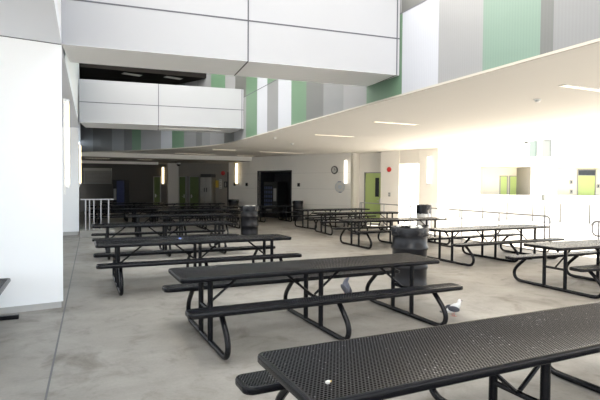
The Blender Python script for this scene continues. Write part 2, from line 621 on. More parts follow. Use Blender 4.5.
# door alcove to the right of the back wall, pier, opening and end pier
nrm = Vector((d12.y, -d12.x)) * -1       # away from the camera
Pd = Vector(P2) + nrm * .75
Dl = .0
Pd0, Pd1 = Pd, Pd + d12 * 1.75
struct(MB().prism([P2, tuple(Pd0), tuple(Pd0 + nrm * .2 - d12 * .2), tuple(Vector(P2) - d12 * .2 + nrm * .2)], 0, Z_C).build('wall_jamb', M['wallp']), 'short return wall beside the lime door', 'wall')
fd = frame(Pd0, Pd1)
s_a, _ = on_frame(fd, 364.3, 180)
s_b = s_a + 1.0
wd = MB(fd)
wd.box(-.2, s_a, 0, .2, 0, Z_C)
wd.box(s_b, 1.75, 0, .2, 0, Z_C)
wd.box(s_a, s_b, 0, .2, 2.42, Z_C)
struct(wd.build('wall_door_alcove', M['wallp']), 'cream wall around the lime door', 'wall')

def door(name, fr, s0, s1, z1, label, leafm, win=None, handle='right', z0=0., depth=.03, transom=None, framem=None):
    r = sroot(name, label, 'door', fr @ Matrix.Translation((s0, 0, z0)))
    w, h = s1 - s0, z1 - z0
    t = .05
    f = MB()
    f.box(0, t, -.02, .12, 0, h)
    f.box(w - t, w, -.02, .12, 0, h)
    f.box(t, w - t, -.02, .12, h - t, h)
    f.build('door_frame', framem or M['dframe'], r)
    top = h - t
    if transom:
        top = h - transom
        MB().box(t, w - t, .02, .06, top + .04, h - t).build('transom_pane', M['glass'], r)
        MB().box(t, w - t, 0, .1, top, top + .04).build('transom_bar', M['dframe'], r)
    lf = MB()
    if win:
        x0, x1, wz0, wz1 = win
        lf.box(t, x0, depth, depth + .045, .01, top)
        lf.box(x1, w - t, depth, depth + .045, .01, top)
        lf.box(x0, x1, depth, depth + .045, .01, wz0)
        lf.box(x0, x1, depth, depth + .045, wz1, top)
    else:
        lf.box(t, w - t, depth, depth + .045, .01, top)
    leaf = lf.build('door_leaf', leafm, r)
    if win:
        MB().box(x0, x1, depth + .015, depth + .03, wz0, wz1).build('window_pane', M['glass'], leaf)
    hx = w - t - .09 if handle == 'right' else t + .09
    hb = MB()
    hb.box(hx - .035, hx + .035, depth - .012, depth, .95, 1.17)
    hb.tube([(hx, depth - .01, 1.06), (hx, depth - .06, 1.06), (hx + (-.12 if handle == 'right' else .12), depth - .065, 1.06)], .012, 8)
    hb.build('door_handle', M['steel'], leaf)
    return r
door('door_1', fd, s_a, s_b, 2.42, 'lime green door with narrow window beside the red alarm', M['lime'], (.58, .80, 1.25, 2.15), 'right')

# pier after the door, lintel over the opening, end pier with lamp
e0 = Vector((12.57, 18.96)); e1 = Vector((12.93, 18.06)); e2 = Vector((13.16, 16.95)); e3 = Vector((13.42, 16.05))
fp1 = frame(e0, e1)
struct(MB(fp1).box(0, math.dist(e0, e1), 0, .7, 0, Z_C).build('wall_alarm_pier', M['wallp']), 'cream pier carrying the red fire alarm', 'wall')
fop = frame(e1, e2)
struct(MB(fop).box(0, math.dist(e1, e2), .05, .5, 2.75, Z_C).build('wall_lintel', M['wallp']))
fp2 = frame(e2, e3)
struct(MB(fp2).box(0, math.dist(e2, e3), 0, .5, 0, Z_C).build('wall_end_pier', M['wallp']), 'sunlit cream end pier with wall light', 'wall')

# ------------------------------------------------------------------ dim recess behind
W0 = Vector((P0[0], P0[1]))
ZR = W0.x * SY + W0.y * CY + 1.3
def atZ2(u, Z):
    p = atZ(u, 180, Z)
    return Vector((p.x, p.y))
R1 = atZ2(231, ZR); R0 = atZ2(178, ZR + .6)
fr_r = frame(R0, R1)
RL = math.dist(R0, R1)
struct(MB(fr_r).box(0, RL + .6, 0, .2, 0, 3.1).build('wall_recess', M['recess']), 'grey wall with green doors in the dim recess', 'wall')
C0 = atZ2(168, ZR - .4); C1 = atZ2(178.5, ZR - .2)
fcol = frame(C0, C1)
struct(MB(fcol).box(0, math.dist(C0, C1), 0, .9, 0, 3.1).build('pillar_recess', M['walld']), 'pale square pillar in the dim recess', 'pillar')
L0 = atZ2(70, ZR + 1.6); L1 = atZ2(170, ZR + 1.6)
fr_l = frame(L0, L1)
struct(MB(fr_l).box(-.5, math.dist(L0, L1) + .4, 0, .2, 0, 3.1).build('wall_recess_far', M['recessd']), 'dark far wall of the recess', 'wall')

def on(fr, u, v):
    return on_frame(fr, u, v)
def door_at(name, fr, u0, u1, label, leafm, **k):
    s0, _ = on(fr, u0, 180); s1, _ = on(fr, u1, 180)
    fr2 = fr @ Matrix.Translation((0, -.06, 0))
    return door(name, fr2, s0, s1, 2.3, label, leafm, **k)
door_at('door_2', fr_r, 179, 186.5, 'dull green door with grey frame beside the pale pillar', M['dgreen'], handle='right')
door_at('door_3', fr_r, 189.5, 200, 'dull green door next to the steel refrigerator', M['dgreen'], handle='left')
door_at('door_4', fr_l, 153.5, 161, 'dark green door left of the far wall light', M['dgreen'], handle='left')

# roll-up serving hatch on the far wall
s0, z1 = on(fr_l, 84, 168); s1, z0 = on(fr_l, 112, 183)
h = sroot('window_1', 'shuttered serving hatch in the far dark wall', 'window', fr_l @ Matrix.Translation((s0, -.06, 0)))
w_ = s1 - s0
hm = MB()
for k in range(9):
    zz = z0 + (z1 - z0 - .18) * k / 9
    hm.box(.05, w_ - .05, 0, .03, zz + .01, zz + (z1 - z0 - .18) / 9)
hm.build('window_shutter', M['shutter'], h)
MB().box(0, w_, -.06, .05, z1 - .17, z1).build('window_head_box', M['walld'], h)
fm_ = MB().box(0, .05, -.02, .05, z0, z1 - .17)
fm_.box(w_ - .05, w_, -.02, .05, z0, z1 - .17).box(0, w_, -.1, .05, z0 - .06, z0)
fm_.build('window_frame', M['dframe'], h)

# ------------------------------------------------------------------ lights fixed to walls and ceiling
def wall_light(fr, u, v0, v1, label, white=False, w=.11, base=0.):
    s, zt = on(fr, u, v0); _, zb = on(fr, u, v1)
    g = 'tall wall lights'
    t = bpy.data.objects.new('wall_light', None); C.objects.link(t)
    t.empty_display_size = .2
    t.matrix_world = fr @ Matrix.Translation((s, -base, zb))
    tag(t, label, 'wall light', g)
    hgt = zt - zb
    MB().box(-w * .7, w * .7, -.03, 0, -.03, hgt + .03, bev=.006).build('back_plate', M['wplastic'], t)
    MB().box(-w / 2, w / 2, -.12, -.03, .02, hgt - .02, bev=.02).build('diffuser', M['lampw'] if white else M['lamp'], t)
    MB().box(-w * .6, w * .6, -.125, -.03, -.02, .02, bev=.004).build('end_cap', M['steel'], t)
    MB().box(-w * .6, w * .6, -.125, -.03, hgt - .02, hgt + .02, bev=.004).build('end_cap', M['steel'], t)
    return t
wall_light(bw, 237.5, 163, 184, 'tall lit wall light left of the black alcove')
wall_light(bw, 346.5, 160, 184, 'tall lit wall light right of the wall clock', True)
wall_light(fp2, 430, 156, 184, 'pale wall light on the sunlit end pier', True)
fl2 = frame(atZ2(159, ZR + .4), atZ2(168, ZR - .4))
wall_light(fr_l, 163.2, 167, 184, 'tall lit wall light left of the recess pillar', base=0.0)
# on the walkway side faces (facing right)
def side_light(x, y, z0, z1, label, white=False, w=.13):
    fr = frame((x, y), (x, y + 1))           # its -y axis faces +x
    t = bpy.data.objects.new('wall_light', None); C.objects.link(t)
    t.empty_display_size = .2
    t.matrix_world = fr @ Matrix.Translation((0, 0, z0))
    tag(t, label, 'wall light', 'tall wall lights')
    hgt = z1 - z0
    MB().box(-w * .7, w * .7, -.03, 0, -.12, hgt + .03, bev=.006).build('back_plate', M['wplastic'], t)
    MB().box(-w / 2, w / 2, -.08, -.03, .02, hgt - .02, bev=.02).build('diffuser', M['lampw'] if white else M['lamp'], t)
    MB().box(-w * .6, w * .6, -.085, -.03, -.02, .02, bev=.004).build('end_cap', M['steel'], t)
    MB().box(-w * .6, w * .6, -.085, -.03, hgt - .02, hgt + .02, bev=.004).build('end_cap', M['steel'], t)
side_light(-.215, 7.98, 1.70, 2.95, 'tall lit light on the side of the big white pier', False, .07)
side_light(-.03, 18.75, 1.76, 3.1, 'tall lit light on the far white wall end')

def ceiling_light(x0, x1, y, z, label, w=.09):
    t = thing('ceiling_light', label, 'ceiling light', (x0, y, z), 0, 'recessed ceiling strips')
    L = x1 - x0
    f = MB().box(-.02, L + .02, -w / 2 - .02, -w / 2, -.012, -.0005)
    f.box(-.02, L + .02, w / 2, w / 2 + .02, -.012, -.0005).box(-.02, 0, -w / 2, w / 2, -.012, -.0005).box(L, L + .02, -w / 2, w / 2, -.012, -.0005)
    f.build('trim_frame', M['wplastic'], t)
    MB().box(0, L, -w / 2, w / 2, -.008, -.0005).build('diffuser', M['strip'], t)
for x0, x1, y, lb in ((6.62, 7.9, 10.3, 'ceiling strip light over the tables, second from the front'), (6.9, 8.2, 5.35, 'ceiling strip light nearest the front right'), (6.66, 8.0, 13.7, 'ceiling strip light over the tables, third from the front'),
                      (7.7, 9.9, 21.7, 'long ceiling strip light near the black alcove'), (5.36, 6.4, 21.3, 'short ceiling strip light just inside the curved fascia'), (4.3, 6.4, 24.8, 'ceiling strip light close to the pale bulkhead'),
                      (7.55, 8.5, 24.9, 'ceiling strip light by the left end of the cream wall')):
    ceiling_light(x0, x1, y, Z_C, lb)
for x0, x1, y, lb in ((.25, 1.4, 27.0, 'dim orange strip light above the shuttered hatch'), (2.8, 3.5, 27.0, 'short orange strip light in the recess ceiling')):
    ceiling_light(x0, x1, y, 3.08, lb)
for x0, x1, y, lb in ((1.55, 2.2, 19.95, 'dull strip light under the dark high soffit, left one'), (3.1, 3.75, 19.85, 'dull strip light under the dark high soffit, right one')):
    t = thing('ceiling_light', lb, 'ceiling light', (x0, y, 6.0), .25, 'recessed ceiling strips')
    MB().box(0, x1 - x0, -.12, .12, -.02, -.0005, bev=.004).build('diffuser', M['paper'], t)
    MB().box(-.03, x1 - x0 + .03, -.15, .15, -.012, -.0005).build('trim_frame', M['dframe'], t)
# long light slot under the far bridge
t = thing('ceiling_light', 'long pale light slot under the far bridge', 'ceiling light', (2.45, 17.15, Z_B), -.131, 'bridge lights')
MB().box(0, 2.1, -.06, .06, -.012, -.0005).build('diffuser', M['slot'], t)
MB().box(-.03, 2.13, -.12, .12, -.008, -.0005).build('trim_frame', M['wplastic'], t)

def detector(p, label):
    t = thing('smoke_detector', label, 'smoke detector', p)
    MB().lathe([(.06, 0), (.06, -.02)], 16).build('base', M['wplastic'], t, True)
    MB().lathe([(.045, -.02), (.05, -.03), (.03, -.05)], 16).build('sensor_cap', M['wplastic'], t, True)
detector((7.3, 17.0, Z_C), 'small round smoke detector on the ceiling mid way')
detector((5.9, 15.2, Z_C), 'small round smoke detector close to the cladding')
detector((7.6, 6.4, Z_C), 'small round smoke detector near the front ceiling strip')

# ------------------------------------------------------------------ small fittings on the back walls
def root_on(fr, name, u, v, label, cat, group=None, dy=.004):
    s, z = on(fr, u, v)
    t = bpy.data.objects.new(name, None); C.objects.link(t)
    t.empty_display_size = .1
    t.matrix_world = fr @ Matrix.Translation((s, -dy, z))
    return tag(t, label, cat, group)
RX = Matrix.Rotation(PI / 2, 4, 'X')      # lathe axis to the wall normal (towards the viewer)
# wall clock
t = root_on(bw, 'wall_clock', 334.8, 170, 'round wall clock with white face and black rim', 'clock')
t.scale = (.8, 1, .8)
MB(RX).lathe([(.24, 0), (.25, .03), (.235, .05), (.195, .055), (.195, .02)], 28).build('clock_rim', M['plastic'], t, True)
hc = MB(RX).lathe([(.195, .02), (.195, .028)], 28)
hc.M4 = Matrix.Identity(4)
hh = MB()
hh.box(-.012, .012, -.036, -.03, -.02, .11)
hh.box(-.02, .15, -.038, -.034, -.009, .009)
for k in range(12):
    a = k * PI / 6
    hc.box(.165 * math.cos(a) - .012, .165 * math.cos(a) + .012, -.033, -.029, .165 * math.sin(a) - .012, .165 * math.sin(a) + .012, 1)
hc.build('clock_face', [M['paper'], M['plastic']], t)
hh.build('clock_hands', M['plastic'], t)
# round emblem under it
t = root_on(bw, 'round_emblem', 340, 187, 'pale round emblem under the wall clock with blue marks', 'emblem')
t.scale = (.82, 1, .78)
MB(RX).lathe([(.36, 0), (.36, .012)], 32).build('disc', M['paper'], t)
e = MB(RX)
for k in range(10):
    a0_, a1_ = k * PI / 5, k * PI / 5 + .38
    pts = [(r * math.cos(a), r * math.sin(a)) for r, a in ((.27, a0_), (.33, a0_), (.33, a1_), (.27, a1_))]
    e.prism(pts, .012, .016)
e.prism([(-.15, -.05), (.0, -.16), (.16, -.05), (.11, .12), (-.1, .12)], .012, .016)
e.prism([(-.14, .30), (.10, .30), (.10, .345), (-.14, .345)], .016, .019, 1)
e.prism([(-.08, -.345), (.13, -.345), (.13, -.30), (-.08, -.30)], .016, .019, 1)
for q in e.bm.verts:
    pass
e.build('printed_marks', [M['pblue'], M['blue']], t)
# fire alarm, switch
t = root_on(fp1, 'fire_alarm', 389.5, 169.5, 'round red fire alarm bell on the cream pier', 'fire alarm')
t.scale = (.68, .8, .68)
MB(RX).lathe([(.13, 0), (.13, .03)], 20).build('back_box', M['red'], t)
MB(RX).lathe([(.17, .03), (.17, .05), (.12, .085), (.03, .095)], 24).build('gong', M['red'], t, True)
t = root_on(fp1, 'key_switch', 389.5, 194.5, 'small grey key switch low on the cream pier', 'switch')
MB().box(-.05, .05, -.03, 0, -.09, .09, bev=.008).build('box', M['dframe'], t)
MB(RX).lathe([(.022, .03), (.022, .045)], 12).build('key_barrel', M['steel'], t)
for u, v, fr, lb in ((247, 184.5, bw, 'small black wall box between the wall light and alcove'), (299, 184.8, bw, 'small black wall box right of the alcove'), (235, 184.3, bw, 'small black wall box under the left wall light')):
    t = root_on(fr, 'wall_box', u, v, lb, 'wall box', 'small black wall boxes')
    MB().box(-.07, .07, -.05, 0, -.09, .09, bev=.01).build('cover', M['plastic'], t)
    MB(RX).lathe([(.03, .05), (.03, .06)], 12).build('lens', M['glass'], t)
t = root_on(fr_r, 'fire_alarm', 223.3, 173.2, 'small red alarm on the grey recess wall', 'fire alarm')
MB(RX).lathe([(.10, 0), (.12, .03)], 20).build('back_box', M['red'], t)
MB(RX).lathe([(.13, .03), (.13, .05), (.03, .08)], 20).build('gong', M['red'], t, True)
t = root_on(fr_r, 'notice', 217, 184, 'yellow notice card on the grey recess wall', 'notice')
MB().box(-.10, .10, -.012, 0, -.22, .22).build('card', M['yellow'], t)
for k, (u, v) in enumerate(((220.6, 181.6), (220.6, 186.4))):
    o = MB().box(-.08, .08, -.012, 0, -.13, .13).box(-.06, .06, -.014, -.012, -.09, -.03, 1).box(-.06, .06, -.014, -.012, .02, .09, 1).build('notice', [M['paper'], M['dframe']])
    s, z = on(fr_r, u, v)
    o.matrix_world = fr_r @ Matrix.Translation((s, -.004, z))
    tag(o, ('upper' if k == 0 else 'lower') + ' of two pale paper notices by the yellow card', 'notice', 'paper notices')
t = root_on(fr_r, 'phone_box', 226, 184.5, 'black box on the recess wall by its dark edge', 'wall box')
MB().box(-.10, .10, -.08, 0, -.18, .18, bev=.01).build('case', M['plastic'], t)
MB().box(-.04, .04, -.10, -.08, -.12, .12, bev=.006).build('handset', M['dframe'], t)
# dark corner post
struct(MB(frame(atZ2(227.3, ZR - .2), atZ2(229.2, ZR - .2))).box(0, .13, 0, .13, 0, 2.55).build('trim_3', M['plastic']), 'dark steel corner guard at the recess edge', 'trim')
# security camera by the pillar and one on the far facade are built with this
def dome(p, label, r=.13):
    t = thing('dome_camera', label, 'camera', p)
    MB().lathe([(r * .9, 0), (r, -.04), (r * .95, -.08)], 18).build('housing', M['wplastic'], t, True)
    MB().lathe([(r * .9, -.08), (r * .8, -.14), (r * .45, -.19), (.01, -.2)], 18).build('dome', M['glass'], t, True)
pz = atZ(178.5, 164.5, ZR - .5)
dome((pz.x, pz.y, 3.08), 'black dome camera on the recess ceiling by the pillar')

# steel refrigerator with two doors
fr_q = fr_r @ Matrix.Translation((0, -.82, 0))
s0, _ = on(fr_q, 200.3, 180); s1, zt = on(fr_q, 211, 174)
wf = s1 - s0
t = bpy.data.objects.new('refrigerator', None); C.objects.link(t)
t.matrix_world = fr_r @ Matrix.Translation((s0, -.82, 0))
tag(t, 'two-door stainless steel refrigerator against the recess wall', 'refrigerator')
MB().box(0, wf, .05, .8, .1, 2.22, bev=.01).build('cabinet', M['fridge'], t)
MB().box(.03, wf - .03, .06, .78, 0, .1).build('base', M['plastic'], t)
MB().box(0, wf, .02, .8, 2.23, 2.42, bev=.01).build('compressor_cover', M['plastic'], t)
for k in range(2):
    x0 = k * wf / 2 + .01
    d_ = MB().box(x0, x0 + wf / 2 - .02, 0, .048, .14, 2.2, bev=.008).build('door', M['fridge'], t)
    hx = wf / 2 + (-.07 if k == 0 else .07)
    MB().box(hx - .03, hx + .03, -.04, 0, 1.35, 1.6, bev=.008).build('handle', M['plastic'], d_)

# vending machine in the alcove
s0, _ = on(bw, 262, 190)
t = bpy.data.objects.new('vending_machine', None); C.objects.link(t)
t.matrix_world = bw @ Matrix.Translation((a0 + .12, .25, 0))
tag(t, 'black drinks vending machine standing inside the dark alcove', 'vending machine')
MB().box(0, 1.0, .05, .85, .05, 1.95, bev=.015).build('cabinet', M['plastic'], t)
MB().box(.03, .97, .08, .8, 0, .05).build('base', M['plastic'], t)
MB().box(.06, .68, .02, .05, .55, 1.8, bev=.006).build('glass_front', M['glass'], t)
p_ = MB()
p_.box(.08, .66, .016, .02, .58, 1.78, 1)
for r_ in range(5):
    for c_ in range(5):
        xx, zz = .12 + c_ * .125, .62 + r_ * .235
        p_.box(xx - .03, xx + .03, .008, .018, zz, zz + .14)
p_.build('drink_display', [M['blue'], M['glass']], t)
MB().box(.74, .94, .02, .05, .9, 1.6, bev=.005).build('keypad_panel', M['dframe'], t)
MB().box(.2, .62, .015, .05, .25, .45, bev=.01).build('delivery_flap', M['shutter'], t)
# blue-fronted vending machine in the dark recess
fr_q = fr_l @ Matrix.Translation((0, -.9, 0))
s0, zt = on(fr_q, 112.5, 178.5); s1, _ = on(fr_q, 125, 178)
t = bpy.data.objects.new('vending_machine', None); C.objects.link(t)
t.matrix_world = fr_l @ Matrix.Translation((s0, -.9, 0))
tag(t, 'blue-fronted vending machine by the shuttered serving hatch', 'vending machine')
wv = (s1 - s0) * .97
MB().box(0, wv, .05, .85, .05, 2.05, bev=.015).build('cabinet', M['plastic'], t)
MB().box(.03, wv - .03, .08, .8, 0, .05).build('base', M['plastic'], t)
MB().box(.26, wv - .05, .0, .05, .25, 1.98, bev=.01).build('lit_front', mat('dim_blue_front', (.025, .032, .085), .3, 0, .5, 4, (.08, .12, .4), .015), t)
MB().box(.05, .22, .02, .05, .8, 1.5, bev=.005).build('coin_panel', M['dframe'], t)
MB().box(.32, wv - .12, -.012, .0, .3, .5, bev=.005).build('delivery_flap', M['plastic'], t)

# ------------------------------------------------------------------ picnic tables
TL, TW, TH_, SH_, SO, E1, PS, AW = 3.41, .75, .767, .495, .775, .35, .204, .80
def rounded(x0, x1, y0, y1, r, n=5):
    pts = []
    for cx, cy, a in ((x1 - r, y1 - r, 0), (x0 + r, y1 - r, PI / 2), (x0 + r, y0 + r, PI), (x1 - r, y0 + r, 1.5 * PI)):
        for k in range(n + 1):
            t_ = a + k * PI / 2 / n
            pts.append((cx + r * math.cos(t_), cy + r * math.sin(t_)))
    return pts
def sheet(x0, x1, y0, y1, z, r, skirt, parent, name):
    b = MB()
    prof = [(.026, -.002), (.016, 0), (.006, -.003), (.0005, -.011), (0, -.018), (0, -skirt + .008), (.006, -skirt), (.018, -skirt), (.022, -skirt + .006), (.022, -.014)]
    rings = []
    for ins, dz in prof:
        rings.append([b.v((p[0], p[1], z + dz)) for p in rounded(x0 + ins, x1 - ins, y0 + ins, y1 - ins, max(r - ins, .01))])
    n = len(rings[0])
    for A, B in zip(rings, rings[1:]):
        for j in range(n):
            b.face([A[j], A[(j + 1) % n], B[(j + 1) % n], B[j]], 0)
    b.face(rings[0], 1)
    b.face([b.v((p[0], p[1], z - .012)) for p in rounded(x0 + .024, x1 - .024, y0 + .024, y1 - .024, .03)][::-1], 1)
    return b.build(name, [M['black'], M['perf']], parent, True)
def make_table():
    t = thing('picnic_table', 'x', 'picnic table', (0, 0, 0), 0, 'black picnic tables')
    sheet(0, TL, -TW / 2, TW / 2, TH_, .06, .05, t, 'tabletop')
    for s in (-1, 1):
        y0, y1 = sorted((s * (SO - .255), s * SO))
        sheet(-.005, TL + .035, y0, y1, SH_, .07, .05, t, 'bench_seat')
    for x in (E1, TL / 2, TL - E1):
        half = [(x, .585, SH_ - .02), (x, .635, SH_ - .07), (x, .725, SH_ - .15), (x, .815, .255), (x, .855, .17), (x, .835, .09), (x, .765, .041), (x, .65, .031)]
        top = smooth_path(half, 5)
        path = [Vector((p.x, p.y, p.z)) for p in top] + [Vector((x, 0, .031))] + [Vector((p.x, -p.y, p.z)) for p in reversed(top)]
        f = MB().tube(path, .0295, 10)
        for s in (-1, 1):
            f.box(x - .05, x + .05, min(s * .5, s * .70), max(s * .5, s * .70), SH_ - .052, SH_ - .04)
        fo = f.build('leg_frame', M['black'], t, True)
        for s in (-1, 1):
            MB().tube([(x, s * PS, .03), (x, s * PS, TH_ - .02)], .03, 10).build('leg_post', M['black'], fo, True)
        c_ = MB().tube([(x, -PS, .37), (x, PS, .37)], .021, 8)
        c_.build('cross_bar', M['black'], fo, True)
        MB().box(x - .03, x + .03, -.30, .30, TH_ - .055, TH_ - .03).build('top_bracket', M['black'], fo)
    for xa, xb in ((E1, E1 + .46), (TL / 2, TL / 2 - .46), (TL / 2, TL / 2 + .46), (TL - E1, TL - E1 - .46)):
        sgn = 1 if xb > xa else -1
        MB().tube([(xa + sgn * .02, 0, .385), (xb, 0, TH_ - .03), (xb + sgn * .05, 0, TH_ - .02)], .0155, 8).build('diagonal_brace', M['black'], t, True)
    return t
proto = make_table()
tables = [
    (.93, 5.405, .021, 'black picnic table in the middle, with the trash drum behind its right end'),
    (.923, 2.285, .022, 'nearest black picnic table, cropped by the bottom right corner'),
    (.223, 8.767, .005, 'black picnic table directly behind the middle one, reaching past its left end'),
    (.258, 12.73, -.007, 'black picnic table in the left column, third behind the nearest'),
    (1.34, 16.35, -.01, 'black picnic table in the left column just beyond the low curb'),
    (6.96, 5.76, -.025, 'black picnic table cropped by the right edge, grey glare on its top'),
    (7.35, 8.89, .027, 'black picnic table in front of the steel railing, right of the near trash drum'),
    (6.88, 12.19, .0, 'black picnic table behind the near trash drum, left of the pale drum'),
    (7.75, 15.95, -.10, 'black picnic table in the right column before the lime door'),
    (8.1, 18.2, .1, 'farthest black picnic table of the right column, before the wall clock'),
    (6.2, 22.4, .0, 'black picnic table across the black alcove, behind the far trash drum'),
    (2.75, 19.6, .0, 'black picnic table in the dim left rows, right one of the row before the bulkhead'),
    (-.0 + .35, 21.2, .0, 'black picnic table behind the left railing, nearest in the dim recess'),
    (2.65, 22.97, .0, 'black picnic table in the dim recess, in line with the pale pillar'),
    (.3, 24.77, .0, 'black picnic table in the dim recess, before the shuttered hatch'),
    (3.82, 26.4, .0, 'black picnic table in the dim recess, before the green doors and refrigerator'),
    (1.0, 28.2, .0, 'farthest black picnic table, deep in the dim recess by the blue machine'),
]
for i, (x, y, a, lb) in enumerate(tables):
    o = proto if i == 0 else copy_tree(proto)
    o.location = (x, y, 0)
    o.rotation_euler = (0, 0, a)
    o['label'] = lb

# low perforated bench at the left edge
t = thing('bench', 'low black perforated bench cropped by the left edge, before the white pier', 'bench', (-.82, 7.3, 0), 0)
sheet(-.78, 0, -1.75, 0, .515, .03, .045, t, 'bench_seat')
for y in (-.12, -1.5):
    MB().tube([(-.16, y, .0), (-.16, y, .485)], .03, 10).build('leg_post', M['black'], t, True)
    MB().tube([(-.62, y, .0), (-.62, y, .485)], .03, 10).build('leg_post', M['black'], t, True)
    MB().box(-.8, .1 if y > -1 else -.12, y - .035, y + .035, 0, .055, bev=.012).build('foot_bar', M['black'], t)

# small litter on the table tops
LITTER_A, LITTER_B = (1.098, 2.096), (1.632, 8.855)
t = thing('paper_scrap', 'crumpled white and orange scrap on the nearest table top', 'litter', (LITTER_A[0], LITTER_A[1], TH_), .4)
t.scale = (.8, .8, .8)
MB().prism([(-.018, -.01), (.0, -.014), (.02, -.004), (.014, .012), (-.012, .011)], -.0005, .012).build('paper', M['paper'], t)
MB().prism([(.012, -.006), (.03, -.004), (.026, .006), (.013, .006)], .0, .009).build('orange_piece', M['yellow'], t)
t = thing('bottle_cap', 'tiny blue bottle cap on the table behind the middle one', 'bottle cap', (LITTER_B[0], LITTER_B[1], TH_))
MB().lathe([(.024, -.0005), (.026, .004), (.024, .02), (.018, .024)], 20).build('cap', mat('bright_blue_plastic', (.1, .2, .75), .35), t, True)
MB().lathe([(.0245, .0), (.0275, .001), (.0275, .005), (.0245, .006)], 20).build('seal_ring', M['wplastic'], t, True)

# ------------------------------------------------------------------ trash drums
def drum(loc, label, r, h_, body, rz=0., bagm=None, bits=False, liner=.12):
    t = thing('trash_drum', label, 'trash can', loc, rz, 'trash drums')
    prof = [(r * .93, 0), (r * .96, .012), (r * .96, .03), (r * .93, .045)]
    for zc in (.33, .66):
        z_ = h_ * zc
        prof += [(r * .93, z_ - .05), (r * .99, z_ - .02), (r * .99, z_ + .02), (r * .93, z_ + .05)]
    prof += [(r * .93, h_ - .05), (r * .97, h_ - .03), (r * .97, h_), (r * .9, h_), (r * .88, h_ - .12), (r * .1, h_ - .3)]
    MB().lathe(prof, 32).build('drum_body', body, t, True)
    rnd = random.Random(hash(label) % 1000 if False else int(loc[0] * 100))
    ph = [rnd.random() * 6 for _ in range(4)]
    def wob(q, a, rr, z):
        w_ = math.sin(7 * a + ph[0]) * .5 + math.sin(11 * a + ph[1]) * .3 + math.sin(17 * a + ph[2]) * .2
        k = (0, .6, 1, .4, .2)[min(q, 4)]
        return rr + .012 * w_ * k, z + .03 * w_ * (1 if q == 0 else .25)
    MB().lathe([(r * 1.0, h_ - liner), (r * 1.02, h_ - liner * .4), (r * 1.01, h_ + .012), (r * .94, h_ + .02), (r * .86, h_ - .06)], 40, wob=wob).build('liner_bag', bagm or M['bag'], t, True)
    if bits:
        b = MB()
        for k in range(9):
            a = rnd.random() * 6.3
            rr = r * (.3 + .5 * rnd.random())
            b.ellip((rr * math.cos(a), rr * math.sin(a), h_ + .0 + .03 * rnd.random()), (.05, .04, .03), nu=8, nv=5)
        b.build('crumpled_paper', M['paper'], t)
    return t
drum((5.33, 7.1, 0), 'large black ribbed trash drum right behind the middle table', .325, 1.0, M['drum'], bits=True)
drum((5.5, 16.6, 0), 'black trash drum with white litter on top, standing beyond the left tables', .33, 1.0, M['drum'], 1., bits=True, liner=.16)
p_ = atZ2(298, 24.55)
drum((p_.x, p_.y, 0), 'black trash drum against the cream wall right of the alcove', .27, .98, M['drum'], 2.)
p_ = atZ2(424.3, 18.2)
drum((p_.x, p_.y, 0), 'pale trash drum with a dark bag rim near the railing', .27, 1.05, M['drumw'], 2.5, liner=.3)
p_ = atZ2(233.5, 27.2)
drum((p_.x, p_.y, 0), 'squat black trash drum under the left wall light', .30, .95, M['drum'], .3)

# ------------------------------------------------------------------ railings
def railing(name, pts, z, low_z, n_posts, label, r=.021, loop=(True, True), group='steel railings', base=0.):
    a, b = Vector((*pts[0], 0)), Vector((*pts[1], 0))
    d = (b - a)
    L = d.length
    t = thing(name, label, 'railing', (a.x, a.y, base), math.atan2(d.y, d.x), group)
    rr = .12
    H = z - base
    def corner(x, zc, sx, sz):
        # arc from vertical (outer) to horizontal
        return [(x + sx * rr * (1 - math.cos(k * PI / 10)), 0, zc + sz * rr * (math.sin(k * PI / 10) - 1)) for k in range(0, 6)]
    path = []
    if low_z:
        lo = low_z
        path = corner(0, H, 1, 1) + [(L - p[0], p[1], p[2]) for p in reversed(corner(0, H, 1, 1))] + [(L - p[0], p[1], 2 * (lo + rr) - rr - (p[2] - H + rr) - rr + 0) for p in corner(0, H, 1, 1)] + [(p[0], p[1], 2 * (lo + rr) - rr - (p[2] - H + rr) - rr + 0) for p in reversed(corner(0, H, 1, 1))]
        MB().tube(path, r, 8, closed=True).build('rail_loop', M['galv'], t, True)
    else:
        MB().tube([(0, 0, H), (L, 0, H)], r, 8).build('top_rail', M['galv'], t, True)
    for k in range(n_posts):
        x = .16 + (L - .32) * k / max(1, n_posts - 1)
        MB().tube([(x, 0, 0), (x, 0, H)], r, 8).build('post', M['galv'], t, True)
    return t
railing('railing', ((10.92, 8.75), (11.1, 13.75)), 1.0, .1, 4, 'steel railing behind the table right of the near drum')
railing('railing', ((11.55, 15.2), (11.75, 19.4)), 1.0, .1, 3, 'steel railing running up to the lime door')
railing('railing', ((10.75, 7.5), (10.72, 6.8)), .97, .38, 2, 'short steel railing end at the right edge')
struct(MB().box(-.0, 1.06, 17.4, 18.5, 0, .2, bev=.01).build('trim_4', M['curb']), 'low concrete curb under the left railing', 'curb')
t = railing('railing', ((.02, 18.0), (1.06, 18.0)), 1.23, None, 2, 'short pale railing on the concrete curb at the left', .024, base=.2)
for u in (89.6, 94, 101):
    r_ = ray(u, 210)
    x = r_[0] * 18 / r_[1] - .02
    MB().tube([(x, 0, 0), (x, 0, 1.03)], .02, 8).build('post', M['galv'], t, True)

